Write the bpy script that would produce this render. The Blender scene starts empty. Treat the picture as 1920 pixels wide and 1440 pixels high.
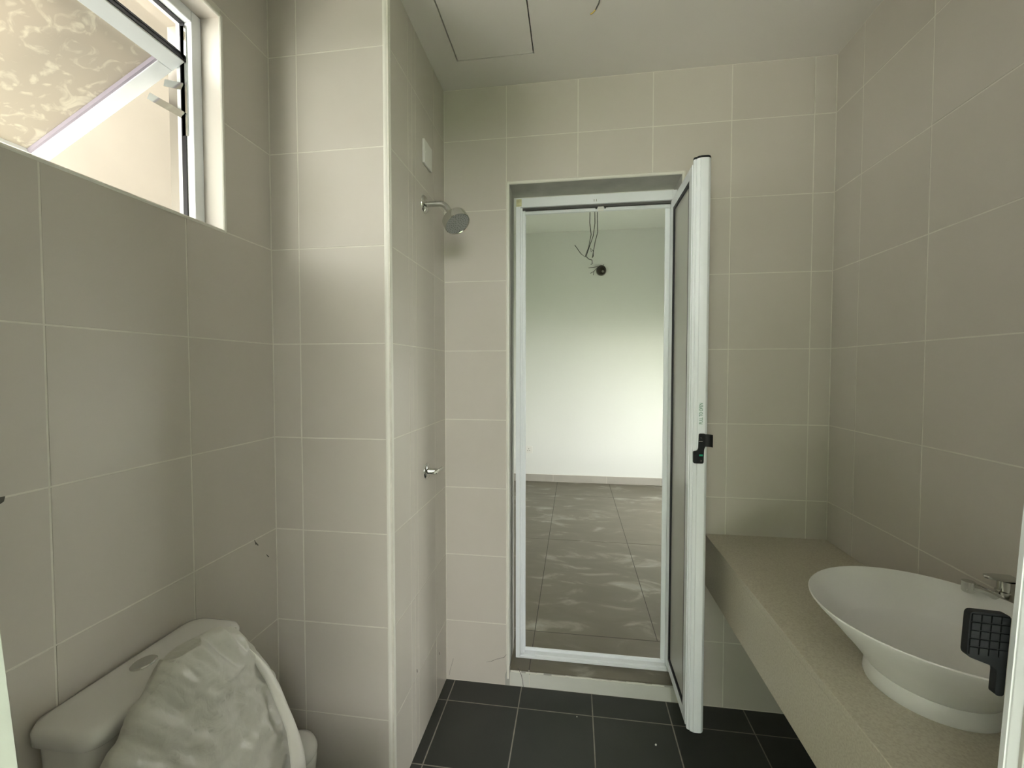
import bpy, bmesh, math, random
from mathutils import Vector, Matrix, noise

random.seed(7)
scene = bpy.context.scene
COL = scene.collection

# ------------------------------------------------------------------ camera
CAM = Vector((0.0, 0.0, 1.3888))
YAW, PITCH = -0.1423, -0.0322
cam_data = bpy.data.cameras.new('camera')
cam_data.sensor_width = 36.0
cam_data.lens = 813.5444 / 1920 * 36.0
cam_data.clip_start = 0.01
cam = bpy.data.objects.new('camera', cam_data)
COL.objects.link(cam)
_f = Vector((math.sin(YAW) * math.cos(PITCH), math.cos(YAW) * math.cos(PITCH), math.sin(PITCH)))
_r = Vector((math.cos(YAW), -math.sin(YAW), 0))
_u = _r.cross(_f)
M = Matrix(((_r.x, _u.x, -_f.x, CAM.x), (_r.y, _u.y, -_f.y, CAM.y), (_r.z, _u.z, -_f.z, CAM.z), (0, 0, 0, 1)))
cam.matrix_world = M
scene.camera = cam

# ------------------------------------------------------------------ light
world = bpy.data.worlds.new('world')
scene.world = world
world.use_nodes = True
wb = world.node_tree.nodes['Background']
wb.inputs[0].default_value = (1.0, 0.99, 0.955, 1)
wb.inputs[1].default_value = 12.0

sun_d = bpy.data.lights.new('sun', 'SUN')
sun_d.energy = 110.0
sun_d.angle = math.radians(4)
sun_d.color = (1.0, 0.98, 0.94)
sun = bpy.data.objects.new('sun', sun_d)
COL.objects.link(sun)
SUN_DIR = Vector((-0.03, -0.25, -0.96))          # the way the sunlight travels
sun.rotation_euler = SUN_DIR.to_track_quat('-Z', 'Y').to_euler()
sun.location = (3, -3, 8)

scene.view_settings.view_transform = 'Standard'
scene.view_settings.look = 'None'
scene.view_settings.gamma = 1.0
scene.view_settings.use_curve_mapping = False
scene.view_settings.exposure = 0.0

# ------------------------------------------------------------------ measures (metres)
XL, XR = -0.961, 0.987           # left and right tiled wall
YB = 1.848                       # back tiled wall
YP, XP = 1.278, -0.562           # shower pillar: front face and side face
YR = 0.163                       # inner face of the wall behind the camera
CE = 2.589                       # ceiling
ROWS = [0.0] + [0.272 + 0.3 * k for k in range(8)] + [CE]
STEP = 0.075                     # bedroom floor above bathroom floor
BY = 5.09                        # bedroom far wall
BC = 2.98                        # bedroom ceiling
DX0, DX1, DZ = -0.278, 0.428, 2.178   # doorway in the back wall
WY0, WY1, WZ0, WZ1 = 0.29, 1.09, 1.772, 2.352   # window in the left wall
T = 0.15

# ------------------------------------------------------------------ materials
def new_mat(name):
    m = bpy.data.materials.new(name)
    m.use_nodes = True
    return m, m.node_tree.nodes, m.node_tree.links, m.node_tree.nodes['Principled BSDF']

def plain(name, col, rough=0.5, metal=0.0, spec=0.5, bump=0.0, bscale=60.0, var=0.0, vscale=4.0):
    m, n, l, b = new_mat(name)
    b.inputs['Base Color'].default_value = (*col, 1)
    b.inputs['Roughness'].default_value = rough
    b.inputs['Metallic'].default_value = metal
    b.inputs['Specular IOR Level'].default_value = spec
    tc = n.new('ShaderNodeTexCoord')
    if var:
        t = n.new('ShaderNodeTexNoise'); t.inputs['Scale'].default_value = vscale; t.inputs['Detail'].default_value = 5
        l.new(tc.outputs['Object'], t.inputs['Vector'])
        r = n.new('ShaderNodeValToRGB')
        r.color_ramp.elements[0].position = 0.3; r.color_ramp.elements[1].position = 0.7
        r.color_ramp.elements[0].color = (*[c * (1 - var) for c in col], 1)
        r.color_ramp.elements[1].color = (*[min(1, c * (1 + var)) for c in col], 1)
        l.new(t.outputs['Fac'], r.inputs[0]); l.new(r.outputs[0], b.inputs['Base Color'])
    if bump:
        t2 = n.new('ShaderNodeTexNoise'); t2.inputs['Scale'].default_value = bscale; t2.inputs['Detail'].default_value = 3
        l.new(tc.outputs['Object'], t2.inputs['Vector'])
        bp = n.new('ShaderNodeBump'); bp.inputs['Strength'].default_value = bump; bp.inputs['Distance'].default_value = 0.002
        l.new(t2.outputs['Fac'], bp.inputs['Height']); l.new(bp.outputs[0], b.inputs['Normal'])
    return m

def tile_mat(name, a, b_, rough, scale, rnd=0.05, bump=0.05):
    m, n, l, b = new_mat(name)
    tc = n.new('ShaderNodeTexCoord'); oi = n.new('ShaderNodeObjectInfo')
    add = n.new('ShaderNodeVectorMath'); add.operation = 'ADD'
    mul = n.new('ShaderNodeVectorMath'); mul.operation = 'SCALE'; mul.inputs['Scale'].default_value = 37.0
    cmb = n.new('ShaderNodeCombineXYZ')
    for i in range(3): l.new(oi.outputs['Random'], cmb.inputs[i])
    l.new(cmb.outputs[0], mul.inputs[0]); l.new(tc.outputs['Object'], add.inputs[0]); l.new(mul.outputs[0], add.inputs[1])
    t = n.new('ShaderNodeTexNoise'); t.inputs['Scale'].default_value = scale; t.inputs['Detail'].default_value = 6; t.inputs['Roughness'].default_value = 0.6
    l.new(add.outputs[0], t.inputs['Vector'])
    r = n.new('ShaderNodeValToRGB')
    r.color_ramp.elements[0].position = 0.32; r.color_ramp.elements[1].position = 0.7
    r.color_ramp.elements[0].color = (*a, 1); r.color_ramp.elements[1].color = (*b_, 1)
    l.new(t.outputs['Fac'], r.inputs[0])
    hsv = n.new('ShaderNodeHueSaturation')
    mr = n.new('ShaderNodeMapRange'); mr.inputs[3].default_value = 1 - rnd; mr.inputs[4].default_value = 1 + rnd
    l.new(oi.outputs['Random'], mr.inputs[0]); l.new(mr.outputs[0], hsv.inputs['Value'])
    l.new(r.outputs[0], hsv.inputs['Color']); l.new(hsv.outputs[0], b.inputs['Base Color'])
    b.inputs['Roughness'].default_value = rough
    if bump:
        bp = n.new('ShaderNodeBump'); bp.inputs['Strength'].default_value = bump; bp.inputs['Distance'].default_value = 0.004
        l.new(t.outputs['Fac'], bp.inputs['Height']); l.new(bp.outputs[0], b.inputs['Normal'])
    return m

M_TILE = tile_mat('wall_tile', (0.565, 0.532, 0.468), (0.595, 0.562, 0.500), 0.38, 3.0, 0.012, 0.03)
M_GROUT = plain('wall_grout', (0.74, 0.72, 0.635), 0.8, var=0.06, vscale=25)
M_FTILE = tile_mat('floor_tile', (0.020, 0.023, 0.020), (0.028, 0.031, 0.027), 0.45, 5.0, 0.06, 0.06)
M_FGROUT = plain('floor_grout', (0.24, 0.225, 0.19), 0.9, var=0.15, vscale=30)
M_BTRIM = plain('corner_bead', (0.80, 0.79, 0.71), 0.35)
M_CEIL = plain('ceiling_paint', (0.75, 0.725, 0.675), 0.75, var=0.03, vscale=2, bump=0.03, bscale=20)
M_GAP = plain('dark_gap', (0.03, 0.03, 0.03), 0.9)
M_PAINT = plain('white_wall_paint', (0.80, 0.82, 0.78), 0.7, bump=0.04, bscale=40)
M_PLAST = plain('grey_render', (0.40, 0.40, 0.36), 0.85, var=0.1, vscale=12, bump=0.2, bscale=50)
M_ALU = plain('white_powder_coat', (0.88, 0.92, 0.94), 0.22)
M_BLACK = plain('black_plastic', (0.005, 0.006, 0.007), 0.5, spec=0.25)
M_GASKET = plain('black_gasket', (0.010, 0.010, 0.014), 0.6)
M_PANEL = plain('door_panel', (0.52, 0.52, 0.47), 0.3, var=0.02, vscale=6)
M_GREEN = plain('green_print', (0.01, 0.20, 0.10), 0.5)
M_CERAM = plain('white_ceramic', (0.78, 0.77, 0.73), 0.14, spec=0.6)
M_BASIN = plain('basin_ceramic', (0.80, 0.80, 0.77), 0.3)
M_CHROME = plain('chrome', (0.62, 0.63, 0.60), 0.10, metal=1.0)
M_NOZZLE = plain('nozzle_rubber', (0.16, 0.17, 0.16), 0.5)
M_PLATE = plain('white_plastic', (0.80, 0.80, 0.75), 0.3)
M_WIRE = plain('dark_wire', (0.05, 0.05, 0.045), 0.5)
M_YWIRE = plain('yellow_wire', (0.55, 0.38, 0.08), 0.5)
M_CREAM = plain('cream_outside_wall', (0.33, 0.30, 0.255), 0.85, var=0.04, vscale=3)
M_GROUND = plain('pale_concrete', (0.62, 0.61, 0.57), 0.9, var=0.06, vscale=2)
M_SKIRT = tile_mat('skirting_tile', (0.42, 0.40, 0.35), (0.47, 0.45, 0.40), 0.35, 4.0, 0.04, 0.0)
M_HOLE = plain('junction_box_plastic', (0.05, 0.045, 0.035), 0.7)
M_RISER = tile_mat('riser_tile', (0.62, 0.63, 0.57), (0.68, 0.69, 0.63), 0.3, 4.0, 0.02, 0.02)

def stone_mat():
    m, n, l, b = new_mat('beige_quartz')
    tc = n.new('ShaderNodeTexCoord')
    t = n.new('ShaderNodeTexNoise'); t.inputs['Scale'].default_value = 220; t.inputs['Detail'].default_value = 2
    v = n.new('ShaderNodeTexVoronoi'); v.inputs['Scale'].default_value = 90
    l.new(tc.outputs['Object'], t.inputs['Vector']); l.new(tc.outputs['Object'], v.inputs['Vector'])
    r = n.new('ShaderNodeValToRGB')
    r.color_ramp.elements[0].position = 0.30; r.color_ramp.elements[0].color = (0.445, 0.405, 0.31, 1)
    r.color_ramp.elements[1].position = 0.62; r.color_ramp.elements[1].color = (0.545, 0.51, 0.405, 1)
    l.new(t.outputs['Fac'], r.inputs[0])
    r2 = n.new('ShaderNodeValToRGB')
    r2.color_ramp.elements[0].position = 0.10; r2.color_ramp.elements[0].color = (0.62, 0.58, 0.5, 1)
    r2.color_ramp.elements[1].position = 0.16; r2.color_ramp.elements[1].color = (1, 1, 1, 1)
    l.new(v.outputs['Distance'], r2.inputs[0])
    mx = n.new('ShaderNodeMix'); mx.data_type = 'RGBA'; mx.blend_type = 'MULTIPLY'; mx.inputs[0].default_value = 0.35
    l.new(r.outputs[0], mx.inputs[6]); l.new(r2.outputs[0], mx.inputs[7]); l.new(mx.outputs[2], b.inputs['Base Color'])
    b.inputs['Roughness'].default_value = 0.35
    return m
M_STONE = stone_mat()

def bedroom_tile_mat():
    m, n, l, b = new_mat('bedroom_floor_tile')
    g = n.new('ShaderNodeNewGeometry')
    mp = n.new('ShaderNodeMapping'); mp.inputs['Scale'].default_value = (1.0, 2.2, 1.0); mp.inputs['Rotation'].default_value = (0, 0, 0.25)
    l.new(g.outputs['Position'], mp.inputs['Vector'])
    t = n.new('ShaderNodeTexNoise'); t.inputs['Scale'].default_value = 3.4; t.inputs['Detail'].default_value = 7; t.inputs['Roughness'].default_value = 0.55; t.inputs['Distortion'].default_value = 0.7
    l.new(mp.outputs[0], t.inputs['Vector'])
    r = n.new('ShaderNodeValToRGB')
    r.color_ramp.elements[0].position = 0.40; r.color_ramp.elements[0].color = (0.120, 0.106, 0.074, 1)
    r.color_ramp.elements[1].position = 0.74; r.color_ramp.elements[1].color = (0.32, 0.31, 0.26, 1)
    e = r.color_ramp.elements.new(0.56); e.color = (0.138, 0.123, 0.089, 1)
    l.new(t.outputs['Fac'], r.inputs[0]); l.new(r.outputs[0], b.inputs['Base Color'])
    b.inputs['Roughness'].default_value = 0.42
    return m
M_BFLOOR = bedroom_tile_mat()

def frosted_mat():
    m, n, l, b = new_mat('frosted_glass')
    out = n['Material Output']
    tc = n.new('ShaderNodeTexCoord')
    t = n.new('ShaderNodeTexNoise'); t.inputs['Scale'].default_value = 22; t.inputs['Detail'].default_value = 6; t.inputs['Distortion'].default_value = 1.6
    l.new(tc.outputs['Object'], t.inputs['Vector'])
    r = n.new('ShaderNodeValToRGB')
    r.color_ramp.elements[0].position = 0.52; r.color_ramp.elements[0].color = (0.52, 0.47, 0.39, 1)
    r.color_ramp.elements[1].position = 0.66; r.color_ramp.elements[1].color = (0.70, 0.66, 0.55, 1)
    l.new(t.outputs['Fac'], r.inputs[0])
    tr = n.new('ShaderNodeBsdfTranslucent'); l.new(r.outputs[0], tr.inputs['Color'])
    l.new(r.outputs[0], b.inputs['Base Color']); b.inputs['Roughness'].default_value = 0.35
    ms = n.new('ShaderNodeMixShader'); ms.inputs[0].default_value = 0.12
    l.new(b.outputs[0], ms.inputs[1]); l.new(tr.outputs[0], ms.inputs[2]); l.new(ms.outputs[0], out.inputs['Surface'])
    return m
M_FROST = frosted_mat()

def film_mat():
    m, n, l, b = new_mat('milky_plastic_film')
    out = n['Material Output']
    b.inputs['Base Color'].default_value = (0.66, 0.65, 0.58, 1); b.inputs['Roughness'].default_value = 0.32
    tc = n.new('ShaderNodeTexCoord')
    t = n.new('ShaderNodeTexVoronoi'); t.inputs['Scale'].default_value = 13; t.distance = 'CHEBYCHEV'
    t2 = n.new('ShaderNodeTexNoise'); t2.inputs['Scale'].default_value = 20; t2.inputs['Detail'].default_value = 3; t2.inputs['Distortion'].default_value = 1.0
    l.new(tc.outputs['Object'], t.inputs['Vector']); l.new(tc.outputs['Object'], t2.inputs['Vector'])
    ad = n.new('ShaderNodeMath'); ad.operation = 'ADD'; l.new(t.outputs['Distance'], ad.inputs[0]); l.new(t2.outputs['Fac'], ad.inputs[1])
    bp = n.new('ShaderNodeBump'); bp.inputs['Strength'].default_value = 0.55; bp.inputs['Distance'].default_value = 0.01
    l.new(ad.outputs[0], bp.inputs['Height']); l.new(bp.outputs[0], b.inputs['Normal'])
    tr = n.new('ShaderNodeBsdfTranslucent'); tr.inputs['Color'].default_value = (0.7, 0.69, 0.62, 1)
    ms = n.new('ShaderNodeMixShader'); ms.inputs[0].default_value = 0.25
    l.new(b.outputs[0], ms.inputs[1]); l.new(tr.outputs[0], ms.inputs[2]); l.new(ms.outputs[0], out.inputs['Surface'])
    return m
M_FILM = film_mat()

# ------------------------------------------------------------------ helpers
def link(o, parent=None):
    COL.objects.link(o)
    if parent is not None: o.parent = parent
    return o

def tag(o, label, cat=None, group=None, kind=None):
    o['label'] = label
    if cat: o['category'] = cat
    if group: o['group'] = group
    if kind: o['kind'] = kind
    return o

def empty(name, loc=(0, 0, 0)):
    o = bpy.data.objects.new(name, None)
    o.empty_display_size = 0.05
    o.location = loc
    return link(o)

class MB:
    """collects shapes of ONE object"""
    def __init__(self): self.v = []; self.f = []
    def add(self, vs, fs):
        n = len(self.v); self.v += [tuple(p) for p in vs]; self.f += [tuple(i + n for i in f) for f in fs]; return self
    def box(self, x0, x1, y0, y1, z0, z1):
        vs = [(x, y, z) for z in (z0, z1) for y in (y0, y1) for x in (x0, x1)]
        return self.add(vs, [(0, 2, 3, 1), (4, 5, 7, 6), (0, 1, 5, 4), (2, 6, 7, 3), (0, 4, 6, 2), (1, 3, 7, 5)])
    def prism(self, pts, d):
        """pts: closed ring of 3D points, extruded by vector d"""
        d = Vector(d); n = len(pts); a = [Vector(p) for p in pts]; vs = a + [p + d for p in a]
        return self.add(vs, [tuple(range(n)), tuple(range(2 * n - 1, n - 1, -1))] + [(i, (i + 1) % n, n + (i + 1) % n, n + i) for i in range(n)])
    def lathe(self, prof, seg=32, center=(0, 0, 0), axis=(0, 0, 1), sx=1.0, sy=1.0):
        q = Vector((0, 0, 1)).rotation_difference(Vector(axis).normalized()); c = Vector(center)
        vs = []; fs = []; n = len(prof)
        for i in range(seg):
            a = 2 * math.pi * i / seg
            for r, z in prof: vs.append(c + q @ Vector((r * sx * math.cos(a), r * sy * math.sin(a), z)))
        for i in range(seg):
            j = (i + 1) % seg
            for k in range(n - 1): fs.append((i * n + k, j * n + k, j * n + k + 1, i * n + k + 1))
        return self.add(vs, fs)
    def tube(self, pts, r, seg=10, caps=True):
        pts = [Vector(p) for p in pts]; rs = r if isinstance(r, (list, tuple)) else [r] * len(pts)
        vs = []; fs = []; up = None
        for i, p in enumerate(pts):
            t = (pts[min(i + 1, len(pts) - 1)] - pts[max(i - 1, 0)]).normalized()
            if up is None:
                up = t.orthogonal().normalized()
            else:
                up = (up - t * up.dot(t)).normalized()
            s = t.cross(up)
            for k in range(seg):
                a = 2 * math.pi * k / seg; vs.append(p + (up * math.cos(a) + s * math.sin(a)) * rs[i])
        for i in range(len(pts) - 1):
            for k in range(seg):
                k2 = (k + 1) % seg; fs.append((i * seg + k, i * seg + k2, (i + 1) * seg + k2, (i + 1) * seg + k))
        if caps: fs += [tuple(range(seg - 1, -1, -1)), tuple(range((len(pts) - 1) * seg, len(pts) * seg))]
        return self.add(vs, fs)
    def mesh(self, name, mat, smooth=False):
        me = bpy.data.meshes.new(name); me.from_pydata(self.v, [], self.f)
        bm = bmesh.new(); bm.from_mesh(me); bmesh.ops.recalc_face_normals(bm, faces=bm.faces); bm.to_mesh(me); bm.free()
        me.materials.append(mat)
        if smooth:
            for p in me.polygons: p.use_smooth = True
            me.set_sharp_from_angle(angle=math.radians(smooth if smooth is not True else 35))
        return me
    def build(self, name, mat, parent=None, smooth=False, bevel=0.0, seg=2):
        o = bpy.data.objects.new(name, self.mesh(name, mat, smooth)); link(o, parent)
        if bevel:
            bv = o.modifiers.new('bevel', 'BEVEL'); bv.width = bevel; bv.segments = seg; bv.limit_method = 'ANGLE'; bv.angle_limit = math.radians(40)
            for p in o.data.polygons: p.use_smooth = True
            o.data.set_sharp_from_angle(angle=math.radians(30))
        return o

def struct(o, label): return tag(o, label, kind='structure')

# ---- tiles: each one an object, meshes shared between equal sizes
GAP, CH, TH = 0.0036, 0.0004, 0.005
_tiles = {}
def tile_mesh(poly, mat, name):
    """poly: tile outline in its own plane (u,v); face at w=0, body behind it"""
    key = (tuple((round(a, 4), round(b, 4)) for a, b in poly), mat.name)
    if key in _tiles: return _tiles[key]
    n = len(poly)
    def inset(d):
        out = []
        for i in range(n):
            p, a, b = Vector(poly[i]), Vector(poly[i - 1]), Vector(poly[(i + 1) % n])
            e1 = (p - a).normalized(); e2 = (b - p).normalized()
            n1 = Vector((-e1.y, e1.x)); n2 = Vector((-e2.y, e2.x))
            out.append(p + (n1 + n2) * d)
        return out
    top = [(p.x, p.y, 0.0) for p in inset(CH)]; edge = [(p[0], p[1], -CH) for p in poly]; bot = [(p[0], p[1], -TH) for p in poly]
    vs = top + edge + bot
    fs = [tuple(range(n))]
    for k in (0, n):
        for i in range(n):
            j = (i + 1) % n; fs.append((k + i, k + n + i, k + n + j, k + j))
    me = bpy.data.meshes.new(name); me.from_pydata(vs, [], fs); me.materials.append(mat)
    _tiles[key] = me
    return me

def lay(parent, us, vs, frame, mat, hole=None, name='tile', gap=GAP, jitter=0.0002):
    """frame: (origin, u axis, v axis, normal) -> one tile object per cell of the grid, less the hole"""
    o, ua, va, na = [Vector(x) for x in frame]
    rot = Matrix((ua, va, na)).transposed().to_4x4()
    h = gap / 2
    for i in range(len(us) - 1):
        for j in range(len(vs) - 1):
            a0, a1, b0, b1 = us[i], us[i + 1], vs[j], vs[j + 1]
            polys = [(a0 + h, a1 - h, b0 + h, b1 - h)]
            poly = None
            if hole:
                c0, c1, d0, d1 = hole
                if a0 < c1 - .004 and a1 > c0 + .004 and b0 < d1 - .004 and b1 > d0 + .004:
                    uin = a0 >= c0 - .02 and a1 <= c1 + .02; vin = b0 >= d0 - .02 and b1 <= d1 + .02
                    polys = []
                    if uin and vin: continue
                    if vin:
                        if a0 < c0 - .02: polys.append((a0 + h, c0, b0 + h, b1 - h))
                        if a1 > c1 + .02: polys.append((c1, a1 - h, b0 + h, b1 - h))
                    elif uin:
                        if b0 < d0 - .02: polys.append((a0 + h, a1 - h, b0 + h, d0))
                        if b1 > d1 + .02: polys.append((a0 + h, a1 - h, d1, b1 - h))
                    else:   # one corner of the tile is cut away: an L
                        A0, A1, B0, B1 = a0 + h, a1 - h, b0 + h, b1 - h
                        if a0 >= c0: poly = [(c1, B0), (A1, B0), (A1, B1), (A0, B1), (A0, d1), (c1, d1)]
                        else: poly = [(A0, B0), (c0, B0), (c0, d1), (A1, d1), (A1, B1), (A0, B1)]
            todo = [[(p0, q0), (p1, q0), (p1, q1), (p0, q1)] for p0, p1, q0, q1 in polys]
            if poly: todo.append(poly)
            for pl in todo:
                cu = sum(p[0] for p in pl) / len(pl); cv = sum(p[1] for p in pl) / len(pl)
                me = tile_mesh([(p[0] - cu, p[1] - cv) for p in pl], mat, name)
                ob = bpy.data.objects.new(name, me); link(ob, parent)
                ob.matrix_local = Matrix.Translation(o + ua * cu + va * cv + na * random.uniform(-jitter, jitter)) @ rot

G = 0.0007    # grout lies this far behind the tile faces
# ------------------------------------------------------------------ the room
def slab_with_hole(u0, u1, v0, v1, hole, put):
    c0, c1, d0, d1 = hole
    for a in ((u0, c0, v0, v1), (c1, u1, v0, v1), (c0, c1, v0, d0), (c0, c1, d1, v1)):
        if a[1] - a[0] > 1e-4 and a[3] - a[2] > 1e-4: put(*a)

# floor
fl = MB().box(XL - T, XR + T, -0.02, YB + 0.002, -0.12, -G).build('floor', M_FGROUT)
struct(fl, 'dark charcoal tiled bathroom floor with thin grey joints')
fu = [XL, -0.822, -0.522, -0.222, 0.08, 0.386, 0.690, XR]
fv = [0.0, 0.225, 0.525, 0.825, 1.125, 1.425, 1.727, YB]
lay(fl, fu, fv, ((0, 0, 0), (1, 0, 0), (0, 1, 0), (0, 0, 1)), M_FTILE, gap=0.0045)

# left wall with the window opening
wl = MB()
slab_with_hole(-0.02, YB + T, -0.1, CE, (WY0 - 0.006, WY1 + 0.006, WZ0 - 0.006, WZ1 + 0.006), lambda a, b, c, d: wl.box(XL - T, XL - G, a, b, c, d))
wl = wl.build('wall_left', M_GROUT); struct(wl, 'beige tiled wall on the left with the awning window')
lay(wl, [YR, 0.368, 0.668, 0.969, YP], ROWS, ((XL, 0, 0), (0, 1, 0), (0, 0, 1), (1, 0, 0)), M_TILE, (WY0, WY1, WZ0, WZ1))

# shower pillar (front and side face)
pl = MB().box(XL - 0.01, XP - G, YP + G, YB + 0.01, -0.1, CE).build('wall_pillar', M_GROUT)
struct(pl, 'tiled boxed-out shower pillar in the left back corner')
lay(pl, [XL, -0.865, XP - 0.0165], ROWS, ((0, YP, 0), (1, 0, 0), (0, 0, 1), (0, -1, 0)), M_TILE)
lay(pl, [YP + 0.0165, 1.434, 1.470, 1.505, 1.706, YB], ROWS, ((XP, 0, 0), (0, 1, 0), (0, 0, 1), (1, 0, 0)), M_TILE)

# back wall with the doorway
wbk = MB()
slab_with_hole(XP - 0.4, XR + T, -0.1, BC + 0.1, (DX0 - 0.004, DX1 + 0.004, STEP - 0.02, DZ + 0.004), lambda a, b, c, d: wbk.box(a, b, YB + G, YB + T, c, d))
wbk = wbk.build('wall_back', M_GROUT); struct(wbk, 'beige tiled back wall around the open doorway')
lay(wbk, [XP, -0.289, 0.011, 0.311, 0.611, 0.911, XR], ROWS, ((0, YB, 0), (1, 0, 0), (0, 0, 1), (0, -1, 0)), M_TILE, (DX0 - 0.011, DX1 + 0.011, -0.01, DZ + 0.011))

# right wall
wr = MB().box(XR + G, XR + T, -0.02, YB + T, -0.1, CE).build('wall_right', M_GROUT)
struct(wr, 'beige tiled wall on the right above the wash basin')
lay(wr, [-u for u in (YB, 1.692, 1.391, 1.09, 0.789, 0.488, YR)], ROWS, ((XR, 0, 0), (0, -1, 0), (0, 0, 1), (-1, 0, 0)), M_TILE)

# wall behind the camera with the entrance
EX0, EX1, EZ = -0.272, 0.50, 2.36
wre = MB()
slab_with_hole(XL - T, XR + T, -0.1, CE, (EX0, EX1, -0.1, EZ), lambda a, b, c, d: wre.box(a, b, -0.02, YR - G, c, d))
wre = wre.build('wall_rear', M_GROUT); struct(wre, 'tiled wall behind the viewer with the entrance doorway')
lay(wre, [-u for u in (XR, 0.611, 0.311, 0.011, -0.289, -0.589, XL)], ROWS, ((0, YR, 0), (-1, 0, 0), (0, 0, 1), (0, 1, 0)), M_TILE, (-EX1, -EX0, -0.01, EZ))

# ceiling with an access panel
AX0, AX1, AY0, AY1 = -0.457, -0.156, 1.225, 1.682
ce = MB()
slab_with_hole(XL - T, XR + T, -0.02, YB + 0.003, (AX0, AX1, AY0, AY1), lambda a, b, c, d: ce.box(a, b, c, d, CE, CE + 0.012))
ce.box(XL - T, XR + T, -0.02, YB + T, CE + 0.012, CE + 0.16)
ce = ce.build('ceiling', M_CEIL); struct(ce, 'off-white painted plaster ceiling with an access panel')
MB().box(AX0 + 0.004, AX1 - 0.004, AY0 + 0.004, AY1 - 0.003, CE + 0.001, CE + 0.0115).build('access_panel', M_CEIL, ce, bevel=0.001)
MB().box(AX0, AX1, AY0, AY1, CE + 0.0116, CE + 0.0119).build('panel_gap', M_GAP, ce)

# vertical corner bead on the pillar, beads around window and door openings
def bead(name, p, q, r, label, ext=None):
    m = MB(); m.tube([p, q], r, 12); o = m.build(name, M_BTRIM, smooth=True); return struct(o, label)
bead('trim_1', (XP - 0.0125, YP + 0.0125, 0), (XP - 0.0125, YP + 0.0125, CE), 0.0140, 'rounded white corner bead on the edge of the shower pillar')

# ------------------------------------------------------------------ the window
win = struct(empty('window_1', (XL, (WY0 + WY1) / 2, WZ0)), 'white awning window pushed open with a frosted pane')
def W(mb, name, mat, **k):
    mb.v = [(x - XL, y - (WY0 + WY1) / 2, z - WZ0) for x, y, z in mb.v]
    return mb.build(name, mat, win, **k)
FX = -1.020
rv = MB()
for a in ((WY1, WY1 + 0.006, WZ0, WZ1), (WY0 - 0.006, WY0, WZ0, WZ1), (WY0, WY1, WZ1, WZ1 + 0.006), (WY0, WY1, WZ0 - 0.006, WZ0)):
    rv.box(FX - 0.002, XL - 0.004, *a)
M_REVEAL = plain('window_reveal_tile', (0.78, 0.74, 0.68), 0.35)
W(rv, 'reveal', M_REVEAL)
ov = MB()
for a in ((WY1 - 0.012, WY1 + 0.006, WZ0, WZ1), (WY0 - 0.006, WY0 + 0.012, WZ0, WZ1), (WY0, WY1, WZ1 - 0.02, WZ1 + 0.006), (WY0, WY1, WZ0 - 0.006, WZ0 + 0.004)):
    ov.box(XL - T - 0.002, FX - 0.05, *a)
W(ov, 'outer_reveal', M_CREAM)
bd = MB()
for a, b in (((WY1, WZ0), (WY1, WZ1)), ((WY0, WZ0), (WY0, WZ1)), ((WY0, WZ1), (WY1, WZ1)), ((WY0, WZ0), (WY1, WZ0))):
    e = 0.004
    bd.tube([(XL - 0.003, a[0] + (e if a[0] == WY1 else -e if a[0] == WY0 and b[0] == WY0 else 0), a[1] + (e if a[1] == WZ1 else -e if a[1] == b[1] == WZ0 else 0)),
             (XL - 0.003, b[0] + (e if b[0] == WY1 else 0), b[1] + (e if b[1] == WZ1 else 0))], 0.005, 8)
W(bd, 'edge_bead', M_BTRIM, smooth=True)
fr = MB()
fw = 0.030
for a in ((WY1 - fw, WY1, WZ0, WZ1), (WY0, WY0 + fw, WZ0, WZ1), (WY0 + fw, WY1 - fw, WZ1 - fw, WZ1), (WY0 + fw, WY1 - fw, WZ0, WZ0 + 0.012)):
    fr.box(FX - 0.05, FX, *a)
W(fr, 'frame', M_ALU, bevel=0.002)
sk = MB()
for a in ((WY1 - fw - 0.003, WY1 - fw, WZ0 + 0.012, WZ1 - fw), (WY0 + fw, WY0 + fw + 0.003, WZ0 + 0.012, WZ1 - fw), (WY0 + fw, WY1 - fw, WZ1 - fw - 0.003, WZ1 - fw)):
    sk.box(FX - 0.035, FX - 0.022, *a)
W(sk, 'gasket', M_GASKET)
# sash, tilted outwards about its top rail
SA = Vector((-1.040, 0, 2.214)); SD = Vector((-0.886, 0, -0.463)).normalized(); SN = Vector((SD.z, 0, -SD.x)).normalized()   # SD runs down the sash
if SN.z > 0: SN = -SN                           # SN: inner (room-side) face normal
SL, SY0, SY1, SW, ST = 0.54, WY0 + 0.035, WY1 - 0.034, 0.042, 0.034
def sbox(mb, s0, s1, y0, y1, n0, n1):
    vs = []
    for nn in (n0, n1):
        for y in (y0, y1):
            for s in (s0, s1):
                p = SA + SD * s + SN * nn; vs.append((p.x, y, p.z))
    return mb.add(vs, [(0, 2, 3, 1), (4, 5, 7, 6), (0, 1, 5, 4), (2, 6, 7, 3), (0, 4, 6, 2), (1, 3, 7, 5)])
s = MB()
sbox(s, 0, SW, SY0, SY1, -ST, 0); sbox(s, SL - SW, SL, SY0, SY1, -ST, 0); sbox(s, SW, SL - SW, SY0, SY0 + SW, -ST, 0); sbox(s, SW, SL - SW, SY1 - SW, SY1, -ST, 0)
sash = W(s, 'sash', M_ALU, bevel=0.0015)
s = sbox(MB(), SW - 0.008, SL - SW + 0.008, SY0 + SW - 0.008, SY1 - SW + 0.008, -0.020, -0.014)
s.v = [(x - XL, y - (WY0 + WY1) / 2, z - WZ0) for x, y, z in s.v]; s.build('pane', M_FROST, sash)
s = MB()
sbox(s, -0.0035, 0.0, SY0, SY1, -ST, -ST + 0.010); sbox(s, -0.002, 0.0, SY0, SY1, -ST + 0.010, -0.006)
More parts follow.
